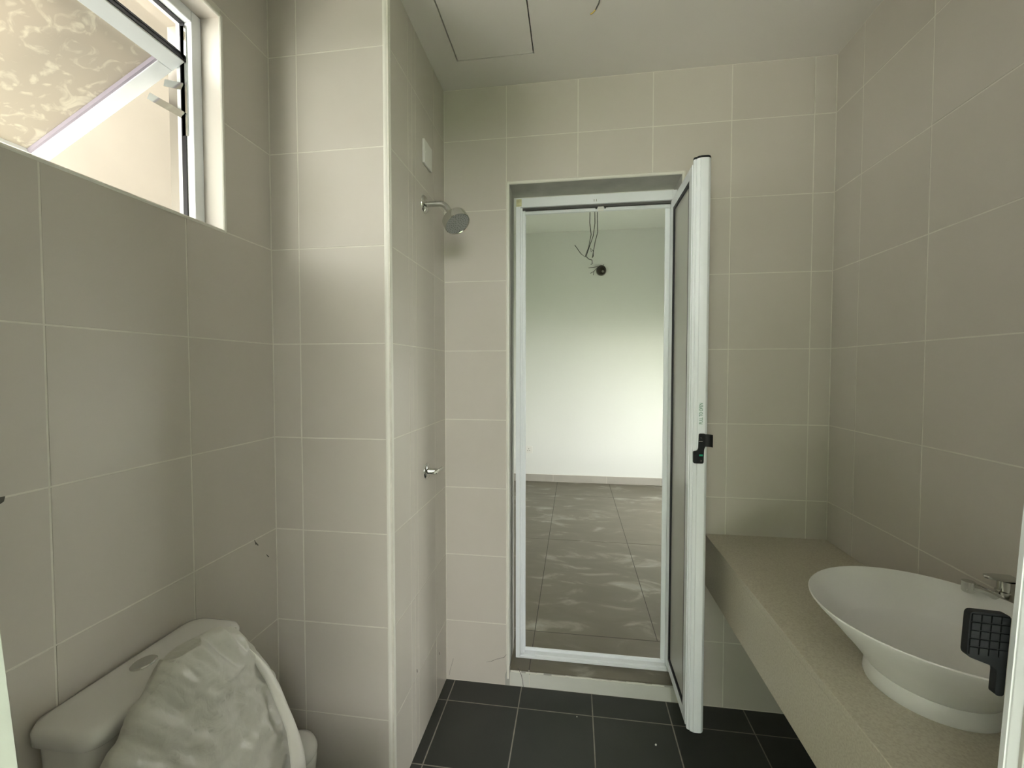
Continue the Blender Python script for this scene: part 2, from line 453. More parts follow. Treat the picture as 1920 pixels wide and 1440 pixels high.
s.v = [(x - XL, y - (WY0 + WY1) / 2, z - WZ0) for x, y, z in s.v]
s.build('seal', M_GASKET, sash)
s = MB()
M_LILAC = plain('glazing_bead', (0.40, 0.36, 0.43), 0.5)
sbox(s, SW, SL - SW, SY1 - SW - 0.006, SY1 - SW, -0.013, -0.002); sbox(s, SW, SL - SW, SY0 + SW, SY0 + SW + 0.006, -0.013, -0.002)
s.v = [(x - XL, y - (WY0 + WY1) / 2, z - WZ0) for x, y, z in s.v]; s.build('glazing_bead', M_LILAC, sash)
# friction stay: one track on the jamb, two arms to the sash
s = MB().box(FX - 0.032, FX - 0.016, SY1 + 0.001, SY1 + 0.004, WZ0 + 0.25, WZ1 - fw - 0.01)
W(s, 'stay_track', M_CHROME)
for k, (s0, s1) in enumerate((((-1.046, 2.150), (-1.100, 2.165)), ((-1.046, 2.075), (-1.150, 2.135)))):
    d = Vector((s1[0] - s0[0], 0, s1[1] - s0[1])); nn = Vector((-d.z, 0, d.x)).normalized() * 0.009
    a = Vector((s0[0], SY1 - 0.004, s0[1])); b = a + d
    W(MB().prism([a + nn, b + nn, b - nn, a - nn], (0, 0.003, 0)), 'stay_arm', M_CHROME)

# ------------------------------------------------------------------ inner doorway and its bifold door
door = struct(empty('door_1', ((DX0 + DX1) / 2, YB, STEP)), 'white aluminium folding door standing folded open at the right')
DO = Vector(((DX0 + DX1) / 2, YB, STEP))
def D(mb, name, mat, parent=None, **k):
    mb.v = [(x - DO.x, y - DO.y, z - DO.z) for x, y, z in mb.v]
    return mb.build(name, mat, parent or door, **k)
lin = MB()
lin.box(DX0 - 0.004, DX0 + 0.001, YB + 0.004, YB + T, STEP, DZ); lin.box(DX1 - 0.001, DX1 + 0.004, YB + 0.004, YB + T, STEP, DZ); lin.box(DX0, DX1, YB + 0.004, YB + T, DZ - 0.001, DZ + 0.004)
D(lin, 'reveal_lining', M_PLAST)
bd = MB(); r = 0.0065
bd.tube([(DX0 - 0.005, YB + 0.0035, 0.03), (DX0 - 0.005, YB + 0.0035, DZ + 0.005)], r, 10); bd.tube([(DX1 + 0.005, YB + 0.0035, 0.03), (DX1 + 0.005, YB + 0.0035, DZ + 0.005)], r, 10)
bd.tube([(DX0 - 0.005, YB + 0.0035, DZ + 0.005), (DX1 + 0.005, YB + 0.0035, DZ + 0.005)], r, 10)
D(bd, 'edge_bead', M_BTRIM, smooth=True)
FX0, FX1, FZ0, FZ1, FY0, FY1 = -0.259, 0.426, STEP, 2.146, 1.926, 1.976
fr = MB()
fr.box(FX0, FX0 + 0.020, FY0, FY1, FZ0, FZ1); fr.box(FX1 - 0.020, FX1, FY0, FY1, FZ0, FZ1); fr.box(FX0 + 0.02, FX1 - 0.02, FY0, FY1, FZ1 - 0.040, FZ1); fr.box(FX0 + 0.02, FX1 - 0.02, FY0, FY1, FZ0, FZ0 + 0.010)
# stepped lips of the extrusion
fr.box(FX0 + 0.020, FX0 + 0.029, FY0 + 0.006, FY0 + 0.012, FZ0, FZ1 - 0.04); fr.box(FX0 + 0.020, FX0 + 0.040, FY0 + 0.022, FY0 + 0.028, FZ0 + 0.01, FZ1 - 0.04); fr.box(FX0 + 0.020, FX0 + 0.040, FY1 - 0.006, FY1, FZ0 + 0.01, FZ1 - 0.04)
fr.box(FX1 - 0.040, FX1 - 0.020, FY1 - 0.006, FY1, FZ0 + 0.01, FZ1 - 0.04)
fr.box(FX0 + 0.02, FX1 - 0.02, FY0 + 0.006, FY0 + 0.012, FZ0 + 0.010, FZ0 + 0.018); fr.box(FX0 + 0.02, FX1 - 0.02, FY1 - 0.008, FY1, FZ0 + 0.010, FZ0 + 0.024)
D(fr, 'frame', M_ALU, bevel=0.0012)
trk = MB().box(FX0 + 0.03, FX1 - 0.021, FY0 + 0.030, FY0 + 0.040, FZ1 - 0.062, FZ1 - 0.040)
trk.box(FX0 + 0.03, FX1 - 0.021, FY0 + 0.024, FY0 + 0.030, FZ1 - 0.062, FZ1 - 0.056)
D(trk, 'track', M_ALU, bevel=0.001)
D(MB().box(FX0 + 0.022, FX1 - 0.022, FY0 + 0.012, FY0 + 0.0295, FZ1 - 0.048, FZ1 - 0.0402), 'gap_shade_strip', plain('gap_shade_grey', (0.09, 0.09, 0.085), 0.9))  # dark strip that paints the shade in the gap above the track
gd = D(MB().box(0.098, 0.124, FY0 + 0.016, FY0 + 0.029, FZ1 - 0.064, FZ1 - 0.044), 'guide_block', M_PLATE, bevel=0.001)
for x in (0.092, 0.130):
    D(MB().lathe([(0.0, 0.003), (0.0035, 0.003), (0.0035, 0)], 10, (x, FY0 + 0.024, FZ1 - 0.052), (0, -1, 0)), 'screw', M_GASKET)
for x in (0.080, 0.090):
    D(MB().box(x, x + 0.003, FY0 - 0.0006, FY0, FZ1 - 0.031, FZ1 - 0.022), 'scratch_mark', M_PLAST)

# the two leaves, folded against each other
LX0, LX1, LX2, LY0, LY1, LZ0, LZ1 = 0.402, 0.428, 0.4565, 1.602, 1.936, 0.108, 2.100
def leaf(x0, x1, face):
    st = 0.038
    m = MB()
    m.box(x0, x1, LY0, LY0 + st, LZ0, LZ1); m.box(x0, x1, LY1 - st, LY1, LZ0, LZ1); m.box(x0, x1, LY0 + st, LY1 - st, LZ0, LZ0 + st); m.box(x0, x1, LY0 + st, LY1 - st, LZ1 - st, LZ1)
    lf = D(m, 'leaf', M_ALU, bevel=0.001)
    D(MB().box(x0 + 0.008, x1 - 0.008, LY0 + st - 0.004, LY1 - st + 0.004, LZ0 + st - 0.004, LZ1 - st + 0.004), 'panel', M_PANEL, lf)
    g = MB(); xg0, xg1 = (x0 + 0.001, x0 + 0.008) if face < 0 else (x1 - 0.008, x1 - 0.001); gw = 0.011
    a0, a1, b0, b1 = LY0 + st, LY1 - st, LZ0 + st, LZ1 - st
    g.box(xg0, xg1, a0, a0 + gw, b0, b1); g.box(xg0, xg1, a1 - gw, a1, b0, b1); g.box(xg0, xg1, a0 + gw, a1 - gw, b0, b0 + gw); g.box(xg0, xg1, a0 + gw, a1 - gw, b1 - gw, b1)
    D(g, 'gasket', M_GASKET, lf)
    return lf
leaf1 = leaf(LX0, LX1 - 0.001, -1)
leaf2 = leaf(LX1 + 0.001, LX2, 1)

def fold_profile(x0, x1, y_front, y_back, z0, z1):
    """convex hinge extrusion that joins the leaves, with two shallow grooves"""
    w = x1 - x0; d = y_back - y_front
    pts = [(x0, y_back), (x0, y_front + 0.62 * d), (x0 + 0.10 * w, y_front + 0.40 * d), (x0 + 0.14 * w, y_front + 0.44 * d), (x0 + 0.17 * w, y_front + 0.26 * d),
           (x0 + 0.32 * w, y_front + 0.06 * d), (x0 + 0.335 * w, y_front + 0.16 * d), (x0 + 0.355 * w, y_front + 0.03 * d), (x0 + 0.50 * w, y_front), (x0 + 0.66 * w, y_front), (x0 + 0.80 * w, y_front + 0.04 * d),
           (x0 + 0.92 * w, y_front + 0.24 * d), (x1, y_front + 0.55 * d), (x1, y_back)]
    return MB().prism([(x, y, z0) for x, y in pts], (0, 0, z1 - z0)), pts
PF = 1.576
m, ppts = fold_profile(LX0 + 0.003, LX2 + 0.004, PF, LY0 - 0.0005, LZ0 - 0.006, LZ1 + 0.012)
prof = D(m, 'hinge_profile', M_ALU, smooth=25)
for z0, z1 in ((LZ1 + 0.012, LZ1 + 0.019), (LZ0 - 0.010, LZ0 - 0.006)):
    D(MB().prism([(x, y, z0) for x, y in ppts], (0, 0, z1 - z0)), 'end_cap', M_BLACK, prof)

def text_mesh(body, size, mat, name):
    cu = bpy.data.curves.new('tmp_text', 'FONT'); cu.body = body; cu.size = size; cu.align_x = 'CENTER'; cu.align_y = 'CENTER'; cu.extrude = 0.0002; cu.resolution_u = 3
    ob = bpy.data.objects.new('tmp_text', cu); COL.objects.link(ob)
    me = bpy.data.meshes.new_from_object(ob.evaluated_get(bpy.context.evaluated_depsgraph_get()))
    bpy.data.objects.remove(ob); bpy.data.curves.remove(cu)
    me.name = name; me.materials.clear(); me.materials.append(mat)
    return me
me = text_mesh('PULL TO OPEN', 0.0165, M_GREEN, 'lettering')
ob = bpy.data.objects.new('lettering', me); link(ob, prof); tag(ob, 'green lettering PULL TO OPEN running up the door edge')
# text reads bottom to top, facing the camera (-Y)
ob.matrix_local = Matrix.Translation(Vector((0.436, PF - 0.0004, 1.238)) - DO) @ Matrix(((0, -1, 0, 0), (0, 0, -1, 0), (1, 0, 0, 0), (0, 0, 0, 1)))
_w = max(v.co.x for v in me.vertices) - min(v.co.x for v in me.vertices)
ob.scale = (1, 1, 1)
for v in me.vertices: v.co.x *= 0.073 / _w

def rounded(pts, r, n=4):
    out = []; N = len(pts)
    for i in range(N):
        p = Vector(pts[i]); a = Vector(pts[i - 1]); b = Vector(pts[(i + 1) % N])
        d1 = (a - p); d2 = (b - p); k = min(r, d1.length * .45, d2.length * .45)
        p1 = p + d1.normalized() * k; p2 = p + d2.normalized() * k
        for t in range(n + 1):
            u = t / n; out.append(p1 * (1 - u) ** 2 + p * 2 * u * (1 - u) + p2 * u ** 2)
    return out

def handle(parent, cx, yf, cz, mirror, put):
    """S-shaped black pull: plate with a wing at the top and one at the bottom"""
    s = -1 if mirror else 1
    plate = [(-0.024, -0.053), (0.010, -0.053), (0.011, -0.004), (0.016, 0.008), (0.016, 0.051), (-0.006, 0.051), (-0.007, -0.001), (-0.012, -0.010), (-0.024, -0.011)]
    ring = [(cx + s * p.x, yf, cz + p.y) for p in rounded(plate, 0.006)]
    h = put(MB().prism(ring, (0, -0.008, 0)), 'handle', M_BLACK, parent, smooth=30)
    wing = []
    for k in range(7):
        a = k / 6 * 1.25; wing.append((0.014 + 0.020 * math.sin(a) * 1.12, -0.008 - 0.020 * (1 - math.cos(a))))
    ring = [(cx + s * x, yf + y, cz + 0.006) for x, y in wing] + [(cx + s * (x - 0.001), yf + y + 0.006, cz + 0.006) for x, y in reversed(wing)]
    put(MB().prism(ring, (0, 0, 0.043)), 'grip', M_BLACK, parent, smooth=40)
    for dx, dz in ((0.000, 0.037), (0.001, -0.043)):
        put(MB().lathe([(0, 0.0015), (0.003, 0.0012), (0.0036, 0)], 12, (cx + s * dx, yf - 0.008, cz + dz), (0, -1, 0)), 'screw', M_CHROME, parent)
    put(MB().box(cx + s * 0.001 - 0.006, cx + s * 0.001 + 0.006, yf - 0.0085, yf - 0.008, cz - 0.027, cz - 0.021), 'green_mark', M_GREENMARK, parent)
    put(MB().box(cx - 0.007, cx + 0.006, yf - 0.0083, yf - 0.008, cz + 0.023, cz + 0.025), 'print_line', M_PLAST, parent)
    return h
M_GREENMARK = plain('green_indicator', (0.0, 0.30, 0.16), 0.4)
handle(prof, 0.4345, PF + 0.002, 1.118, False, D)

# ------------------------------------------------------------------ step into the bedroom and the bedroom
bf = MB().box(-0.96, 1.6, YB + T, BY + 0.1, -0.12, STEP - G)
bf.box(DX0 - 0.003, DX1 + 0.003, YB + 0.006, YB + T, -0.1, STEP - G)
bf = bf.build('floor_bedroom', plain('dark_joint', (0.06, 0.055, 0.045), 0.9)); struct(bf, 'beige grey large-format tiled bedroom floor with plaster smears')
bu = [-0.96, -0.79, -0.19, 0.405, 1.0, 1.6]; bv = [2.140, 3.34, 4.54, BY]
fr4 = ((0, 0, STEP), (1, 0, 0), (0, 1, 0), (0, 0, 1))
lay(bf, bu, bv, fr4, M_BFLOOR, gap=0.004)
lay(bf, [-0.96, -0.79, DX0 - .003], [YB + T, 2.140], fr4, M_BFLOOR, gap=0.004)
lay(bf, [DX0 - .003, -0.19, DX1 + .003], [YB - 0.002, 2.140], fr4, M_BFLOOR, gap=0.004)
lay(bf, [DX1 + .003, 1.0, 1.6], [YB + T, 2.140], fr4, M_BFLOOR, gap=0.004)
# riser of the step: two tiles and a ragged white joint along the nosing
st = MB().box(DX0 + 0.001, DX1 - 0.001, YB + 0.001, YB + 0.0055, 0.0, STEP - 0.002).build('trim_2', M_PLAST)
struct(st, 'low white tiled riser of the doorway step')
lay(st, [DX0 + 0.004, -0.188, DX1 - 0.022, DX1 - 0.002], [0.0, STEP - 0.012], ((0, YB - 0.002, 0), (1, 0, 0), (0, 0, 1), (0, -1, 0)), M_RISER, gap=0.0025)
ng = MB(); x = DX0 + 0.008
M_GW = plain('white_joint_filler', (0.80, 0.80, 0.72), 0.8)
while x < DX1 - 0.03:
    w = random.uniform(0.01, 0.035); t = random.uniform(0.0015, 0.006)
    if random.random() < 0.88: ng.box(x, min(x + w, DX1 - 0.03), YB - 0.0025 - random.uniform(0, .0012), YB + 0.004, STEP - 0.0115, STEP - 0.0105 + t)
    x += w
ng.build('joint_filler', M_GW, st)
chip = MB().prism([(DX0 - 0.017, YB - 0.0008, 0.0), (DX0 + 0.003, YB - 0.0008, 0.0), (DX0 + 0.004, YB - 0.0008, 0.085), (DX0 - 0.010, YB - 0.0008, 0.088), (DX0 - 0.012, YB - 0.0008, 0.06), (DX0 - 0.018, YB - 0.0008, 0.045)], (0, 0.004, 0))
chip.build('bare_render', M_PLAST, st)

wbd = MB().box(-1.06, 1.72, BY, BY + 0.12, -0.12, BC + 0.1).build('wall_bedroom', M_PAINT); struct(wbd, 'plain white painted far wall of the bedroom')
wbl = MB().box(-1.06, -0.96, YB + T, BY, -0.12, BC + 0.1).build('wall_bedroom_left', M_PAINT); struct(wbl, 'white painted left wall of the bedroom')
# right bedroom wall with a wide window
BXR = 1.60
BW = (3.25, 4.5, 0.30, 1.55)
m = MB(); slab_with_hole(YB + T, BY, -0.12, BC + 0.1, BW, lambda a, b, c, d: m.box(BXR, BXR + 0.12, a, b, c, d))
wbr = m.build('wall_bedroom_right', M_PAINT); struct(wbr, 'white painted right wall of the bedroom with a wide window opening')
m = MB().box(-1.06, XP - 0.4, YB + 0.003, YB + T, -0.12, BC + 0.1); m.box(XR + T, 1.72, YB + 0.003, YB + T, -0.12, BC + 0.1)
wbn = m.build('wall_bedroom_near', M_PAINT); struct(wbn, 'white painted near wall of the bedroom beside the bathroom')
cb = MB().box(-1.06, 1.72, YB + 0.003, BY + 0.12, BC, BC + 0.15).build('ceiling_bedroom', M_PAINT); struct(cb, 'white painted bedroom ceiling')
skb = MB().box(-0.96, 1.6, BY - 0.009, BY, STEP, STEP + 0.084).build('baseboard_bedroom', M_GROUT); struct(skb, 'grey tiled skirting along the bedroom far wall')
lay(skb, [-0.96, -0.855, -0.24, 0.378, 0.98, 1.6], [STEP + 0.001, STEP + 0.085], ((0, BY - 0.012, 0), (1, 0, 0), (0, 0, 1), (0, -1, 0)), M_SKIRT, gap=0.003)

# socket
so = tag(empty('wall_socket', (-0.528, BY, 0.447)), 'white square three-pin socket low on the bedroom wall', 'socket')
MB().box(-0.043, 0.043, -0.008, 0, -0.043, 0.043).build('face_plate', M_PLATE, so, bevel=0.002)
for x, z in ((0, 0.012), (-0.011, -0.010), (0.011, -0.010)):
    MB().box(x - 0.0035, x + 0.0035, -0.0086, -0.0078, z - 0.004, z + 0.004).build('pin_hole', M_GAP, so)
MB().box(0.022, 0.032, -0.011, -0.008, 0.012, 0.028).build('rocker', M_PLATE, so, bevel=0.001)

# round junction box left open, with wires, on the bedroom wall
jb = tag(empty('junction_box', (0.300, BY, 2.524)), 'round dark open junction box with loose wires high on the bedroom wall', 'junction box')
MB().lathe([(0.040, 0.0), (0.054, 0.0), (0.054, 0.030), (0.048, 0.034), (0.042, 0.030), (0.040, 0.004), (0.0, 0.003)], 24, (0, 0, 0), (0, -1, 0)).build('box_ring', M_HOLE, jb, smooth=True)
MB().lathe([(0.052, 0.0), (0.058, 0.0), (0.058, 0.006), (0.052, 0.006)], 24, (0, 0, -0.004), (0, -1, 0)).build('rim', M_PLAST, jb, smooth=True)
MB().lathe([(0, 0.014), (0.012, 0.014), (0.014, 0)], 12, (0.018, -0.006, -0.012), (0, -1, 0)).build('gland', M_PLAST, jb)
for pts in (((0.0, -0.03, 0.03), (-0.05, -0.05, 0.034), (-0.10, -0.06, 0.024), (-0.145, -0.06, 0.022)), ((-0.02, -0.03, 0.025), (-0.055, -0.06, 0.012), (-0.085, -0.07, -0.022), (-0.090, -0.07, -0.062)), ((-0.085, -0.07, -0.022), (-0.11, -0.075, -0.036), (-0.125, -0.075, -0.044)), ((0.02, -0.02, 0.045), (0.026, -0.025, 0.065))):
    MB().tube(pts, 0.003, 6).build('wire', M_WIRE, jb)

# bundle of wires from the bedroom ceiling
wy = 4.15
wb_ = tag(empty('ceiling_wires', (0.15, wy, BC)), 'thin bare wires hanging from the bedroom ceiling behind the door head', 'wires')
for pts in (((-0.010, 0, 0.0), (-0.012, 0, -0.22), (0.000, 0, -0.33), (-0.020, 0, -0.44), (-0.055, 0, -0.535), (-0.095, 0, -0.50), (-0.150, 0, -0.42)),
            ((0.030, 0.01, 0.0), (0.035, 0.01, -0.22), (0.020, 0.01, -0.34), (-0.015, 0.01, -0.44), (-0.045, 0.01, -0.53)),
            ((0.055, 0, 0.0), (0.058, 0, -0.22), (0.060, 0, -0.31), (0.035, 0, -0.41), (0.020, 0, -0.50), (0.012, 0, -0.545), (0.022, 0, -0.53), (0.020, 0, -0.48), (-0.004, 0, -0.455), (0.002, 0, -0.49)),
            ((-0.045, 0, -0.53), (-0.02, 0, -0.555), (0.010, 0, -0.565), (0.012, 0, -0.600), (-0.002, 0, -0.605))):
    MB().tube(pts, 0.0035, 6).build('wire', M_WIRE, wb_)

# ------------------------------------------------------------------ counter, basin, tap
CT, CX, CB = 0.721, 0.531, 0.514
ct = tag(empty('vanity_counter', (CX, 1.0, CB)), 'beige speckled stone vanity counter with a deep front apron', 'counter')
def C(mb, name, mat, **k):
    mb.v = [(x - CX, y - 1.0, z - CB) for x, y, z in mb.v]; return mb.build(name, mat, ct, **k)
m = MB().box(CX, XR - 0.0005, YR + 0.001, YB - 0.0005, CT - 0.02, CT)
C(m, 'top', M_STONE, bevel=0.0015)
C(MB().box(CX + 0.0005, CX + 0.02, YR + 0.001, YB - 0.001, CB, CT - 0.0205), 'apron', M_STONE, bevel=0.001)

BX, BYC, BRX, BRY, BZ = 0.742, 1.003, 0.214, 0.218, CT
ba = tag(empty('wash_basin', (BX, BYC, BZ)), 'white oval vessel basin with a round foot on the stone counter', 'wash basin')
def bowl():
    prof = [(0.485, 0.032), (0.53, 0.043), (0.62, 0.068), (0.74, 0.098), (0.86, 0.126), (0.95, 0.146), (0.993, 0.1575), (1.0, 0.1605), (0.992, 0.1625), (0.975, 0.160),
            (0.93, 0.147), (0.84, 0.122), (0.72, 0.092), (0.58, 0.066), (0.40, 0.047), (0.22, 0.040), (0.09, 0.038)]
    m = MB()
    m.lathe(prof, 72, (0, 0, 0), (0, 0, 1), BRX, BRY)
    return m
bowl().build('bowl', M_BASIN, ba, smooth=60)
MB().lathe([(0.0, 0.002), (0.512, 0.0), (0.522, 0.006), (0.512, 0.026), (0.498, 0.034), (0.47, 0.036), (0.0, 0.036)], 72, (0, 0, 0), (0, 0, 1), BRX, BRY).build('foot', M_BASIN, ba, smooth=50)
MB().lathe([(0.0, 0.046), (0.018, 0.0455), (0.026, 0.043), (0.030, 0.039), (0.030, 0.036)], 32).build('drain', M_CHROME, ba, smooth=40)

TX, TY = 0.962, 1.105
tp = tag(empty('basin_tap', (TX, TY, CT)), 'tall chrome lever mixer tap standing behind the basin', 'tap')
MB().lathe([(0.0, 0), (0.0235, 0), (0.0235, 0.006), (0.019, 0.012), (0.018, 0.14), (0.019, 0.15), (0.019, 0.172), (0.016, 0.174), (0.016, 0.196), (0.0, 0.196)], 28).build('body', M_CHROME, tp, smooth=40)
sp = MB()
sec = []
path = [(-0.004, 0.146, 0.017, 0.014), (-0.020, 0.156, 0.016, 0.012), (-0.042, 0.170, 0.014, 0.008), (-0.060, 0.178, 0.0135, 0.008), (-0.074, 0.180, 0.0135, 0.008)]
for x, z, hy, hz in path:
    for k in range(16):
        a = 2 * math.pi * k / 16
        ca, sa = math.cos(a), math.sin(a)
        sec.append((x, hy * math.copysign(abs(ca) ** .6, ca), z + hz * math.copysign(abs(sa) ** .6, sa)))
fs = [(i * 16 + k, i * 16 + (k + 1) % 16, (i + 1) * 16 + (k + 1) % 16, (i + 1) * 16 + k) for i in range(len(path) - 1) for k in range(16)] + [tuple(range(16)), tuple(range(64, 80))]
sp.add(sec, fs); sp.build('spout', M_CHROME, tp, smooth=45)
MB().lathe([(0.0, -0.003), (0.010, -0.003), (0.0115, 0.0), (0.0115, 0.021), (0.0, 0.021)], 20, (-0.076, 0, 0.169)).build('aerator', M_CHROME, tp, smooth=40)
lv = MB().prism([(0.018, -0.015, 0), (-0.016, -0.015, 0.001), (-0.042, -0.008, 0.003), (-0.046, 0.0, 0.0032), (-0.042, 0.008, 0.003), (-0.016, 0.015, 0.001), (0.018, 0.015, 0)], (0, 0, 0.007))
lv.v = [(x, y, z + 0.197) for x, y, z in lv.v]; lv.build('lever', M_CHROME, tp, smooth=30, bevel=0.0015)

# ------------------------------------------------------------------ shower fittings on the pillar side
SY, SZ = 1.592, 2.012
sh = tag(empty('wall_shower', (XP, SY, SZ)), 'round chrome shower head on a bent wall arm', 'shower head')
MB().lathe([(0.0, 0.010), (0.017, 0.010), (0.030, 0.006), (0.034, 0.001), (0.034, 0.0)], 32, (0, 0, 0), (1, 0, 0)).build('wall_rose', M_CHROME, sh, smooth=50)
pts = [(0.004, 0, 0), (0.058, 0, 0)]
for k in range(1, 9):
    a = math.radians(55) * k / 8; R = 0.036; pts.append((0.058 + R * math.sin(a), 0, -R * (1 - math.cos(a))))
dv = Vector((math.cos(math.radians(55)), 0, -math.sin(math.radians(55))))
e = Vector(pts[-1]); pts.append(tuple(e + dv * 0.020))
MB().tube(pts, 0.0105, 18).build('arm', M_CHROME, sh, smooth=50)
e = e + dv * 0.020
MB().lathe([(0.0105, 0.0), (0.0125, 0.002), (0.0125, 0.014), (0.0105, 0.016), (0.0105, 0.026)], 20, e, dv).build('ball_joint', M_CHROME, sh, smooth=40)
hd = Vector((0.50, -0.30, -0.80)).normalized()
h0 = e + dv * 0.022
body = MB().lathe([(0.0, 0.0), (0.014, 0.0), (0.020, 0.004), (0.044, 0.007), (0.0485, 0.011), (0.0495, 0.038), (0.0475, 0.042), (0.0455, 0.0395), (0.0, 0.0395)], 48, h0, hd).build('head', M_CHROME, sh, smooth=35)
MB().lathe([(0.0, 0.0405), (0.0445, 0.0405), (0.0450, 0.0395)], 40, h0, hd).build('spray_plate', plain('spray_plate', (0.30, 0.31, 0.30), 0.35), body)
nz = MB(); q = Vector((0, 0, 1)).rotation_difference(hd)
for ring, cnt in ((0.009, 5), (0.017, 10), (0.025, 15), (0.033, 20), (0.040, 24)):
    for k in range(cnt):
        a = 2 * math.pi * k / cnt + ring * 40
        p = h0 + q @ Vector((ring * math.cos(a), ring * math.sin(a), 0.0400))
        nz.lathe([(0.0016, 0.0), (0.0011, 0.0024), (0.0, 0.0026)], 6, p, hd)
nz = nz.build('nozzles', M_NOZZLE, body); nz['kind'] = 'stuff'

vv = tag(empty('shower_valve', (XP, 1.600, 0.999)), 'chrome shower stop valve with a blade handle on the pillar side', 'valve')
MB().lathe([(0.0, 0.008), (0.016, 0.008), (0.028, 0.005), (0.0315, 0.001), (0.0315, 0)], 32, (0, 0, 0), (1, 0, 0)).build('wall_rose', M_CHROME, vv, smooth=50)
MB().lathe([(0.0, 0.044), (0.0105, 0.044), (0.0115, 0.042), (0.0115, 0.006), (0.013, 0.004)], 24, (0, 0, 0), (1, 0, 0)).build('stem', M_CHROME, vv, smooth=45)
hm = MB().prism([(0.034, -0.034, -0.004), (0.042, -0.036, -0.004), (0.056, 0.034, 0.002), (0.048, 0.036, 0.002)], (0, 0, 0.009))
hm.build('blade_handle', M_CHROME, vv, bevel=0.001)

bp_ = tag(empty('blank_plate', (XP, 1.617, 2.204)), 'white square blank electrical plate above the shower head', 'wall plate')
MB().box(0, 0.009, -0.044, 0.044, -0.044, 0.044).build('plate', M_PLATE, bp_, bevel=0.002)
for y in (-0.030, 0.030):
    MB().lathe([(0.0, 0.0012), (0.003, 0.001), (0.0035, 0.0)], 10, (0.009, y, 0), (1, 0, 0)).build('screw_cap', M_PLATE, bp_)

# wire end poking through the bathroom ceiling
cw = tag(empty('ceiling_wire', (0.075, 1.455, CE)), 'short yellow wire end hanging from the bathroom ceiling', 'wire')
MB().tube([(0.0, -0.02, 0.01), (0.002, -0.01, -0.010), (-0.002, 0.0, -0.024), (-0.012, 0.01, -0.036)], 0.0022, 8).build('black_sleeve', M_WIRE, cw, smooth=True)
MB().tube([(-0.012, 0.01, -0.036), (-0.020, 0.014, -0.041), (-0.028, 0.016, -0.044)], 0.0020, 8).build('yellow_core', M_YWIRE, cw, smooth=True)

# ------------------------------------------------------------------ toilet and the plastic sheet over it
TCY = 0.785
to = tag(empty('toilet', (XL, TCY, 0)), 'white toilet with a low cistern under the window', 'toilet')
def rrect(x0, x1, y0, y1, r, n=6):
    pts = []
    for cx, cy, a0 in ((x1 - r, y1 - r, 0), (x0 + r, y1 - r, 90), (x0 + r, y0 + r, 180), (x1 - r, y0 + r, 270)):
        for k in range(n + 1):
            a = math.radians(a0 + 90 * k / n); pts.append((cx + r * math.cos(a), cy + r * math.sin(a)))
    return pts
def loft(rings, close=True):
    m = MB(); n = len(rings[0]); vs = [p for r in rings for p in r]; fs = []
    for i in range(len(rings) - 1):
        for k in range(n): fs.append((i * n + k, i * n + (k + 1) % n, (i + 1) * n + (k + 1) % n, (i + 1) * n + k))
    fs += [tuple(range(n - 1, -1, -1)), tuple(range((len(rings) - 1) * n, len(rings) * n))]
    return m.add(vs, fs)
def rr(z, g, r=0.035, x1=0.150, hy=0.178):
    return [(x, y, z) for x, y in rrect(0.004 + max(0, g), x1 - g, -hy + g, hy - g, r)]
loft([rr(0.40, 0.022, 0.03), rr(0.55, 0.014), rr(0.727, 0.008)]).build('cistern', M_CERAM, to, smooth=40)
loft([rr(0.729, 0.004), rr(0.733, 0.0), rr(0.752, 0.0), rr(0.761, 0.004), rr(0.7645, 0.013), rr(0.7655, 0.03, 0.03)]).build('cistern_lid', M_CERAM, to, smooth=60)
MB().lathe([(0.0, 0.7690), (0.90, 0.7688), (1.0, 0.7665), (1.0, 0.764)], 32, (0.058, -0.002, 0), (0, 0, 1), 0.020, 0.026).build('flush_button', M_CHROME, to, smooth=40)
def oval(z, xc, a, b, p=2.3, n=40):
    out = []
    for k in range(n):
        t = 2 * math.pi * k / n; c, s_ = math.cos(t), math.sin(t)
        out.append((xc + a * math.copysign(abs(c) ** (2 / p), c), b * math.copysign(abs(s_) ** (2 / p), s_), z))
    return out
loft([oval(0.0, 0.28, 0.20, 0.115), oval(0.04, 0.28, 0.195, 0.11), oval(0.16, 0.29, 0.19, 0.12), oval(0.27, 0.33, 0.24, 0.15), oval(0.35, 0.36, 0.27, 0.165), oval(0.386, 0.365, 0.278, 0.172), oval(0.390, 0.365, 0.27, 0.165)]).build('bowl', M_CERAM, to, smooth=60)
loft([oval(0.392, 0.375, 0.265, 0.165), oval(0.396, 0.375, 0.272, 0.172), oval(0.406, 0.375, 0.272, 0.172), oval(0.410, 0.375, 0.26, 0.16)]).build('seat', M_CERAM, to, smooth=60)
MB().box(0.03, 0.15, -0.12, 0.12, 0.30, 0.41).build('shelf', M_CERAM, to, bevel=0.01)
# raised seat cover (under the sheet)
lid = loft([[(0.163, y, z) for y, z in rrect(-0.15, 0.15, 0.415, 0.755, 0.14, 8)], [(0.182, y, z) for y, z in rrect(-0.15, 0.15, 0.415, 0.755, 0.14, 8)]])
lid.v = [(x, y + 0.03, z) for x, y, z in lid.v]
lid.build('cover', M_CERAM, to, smooth=40)

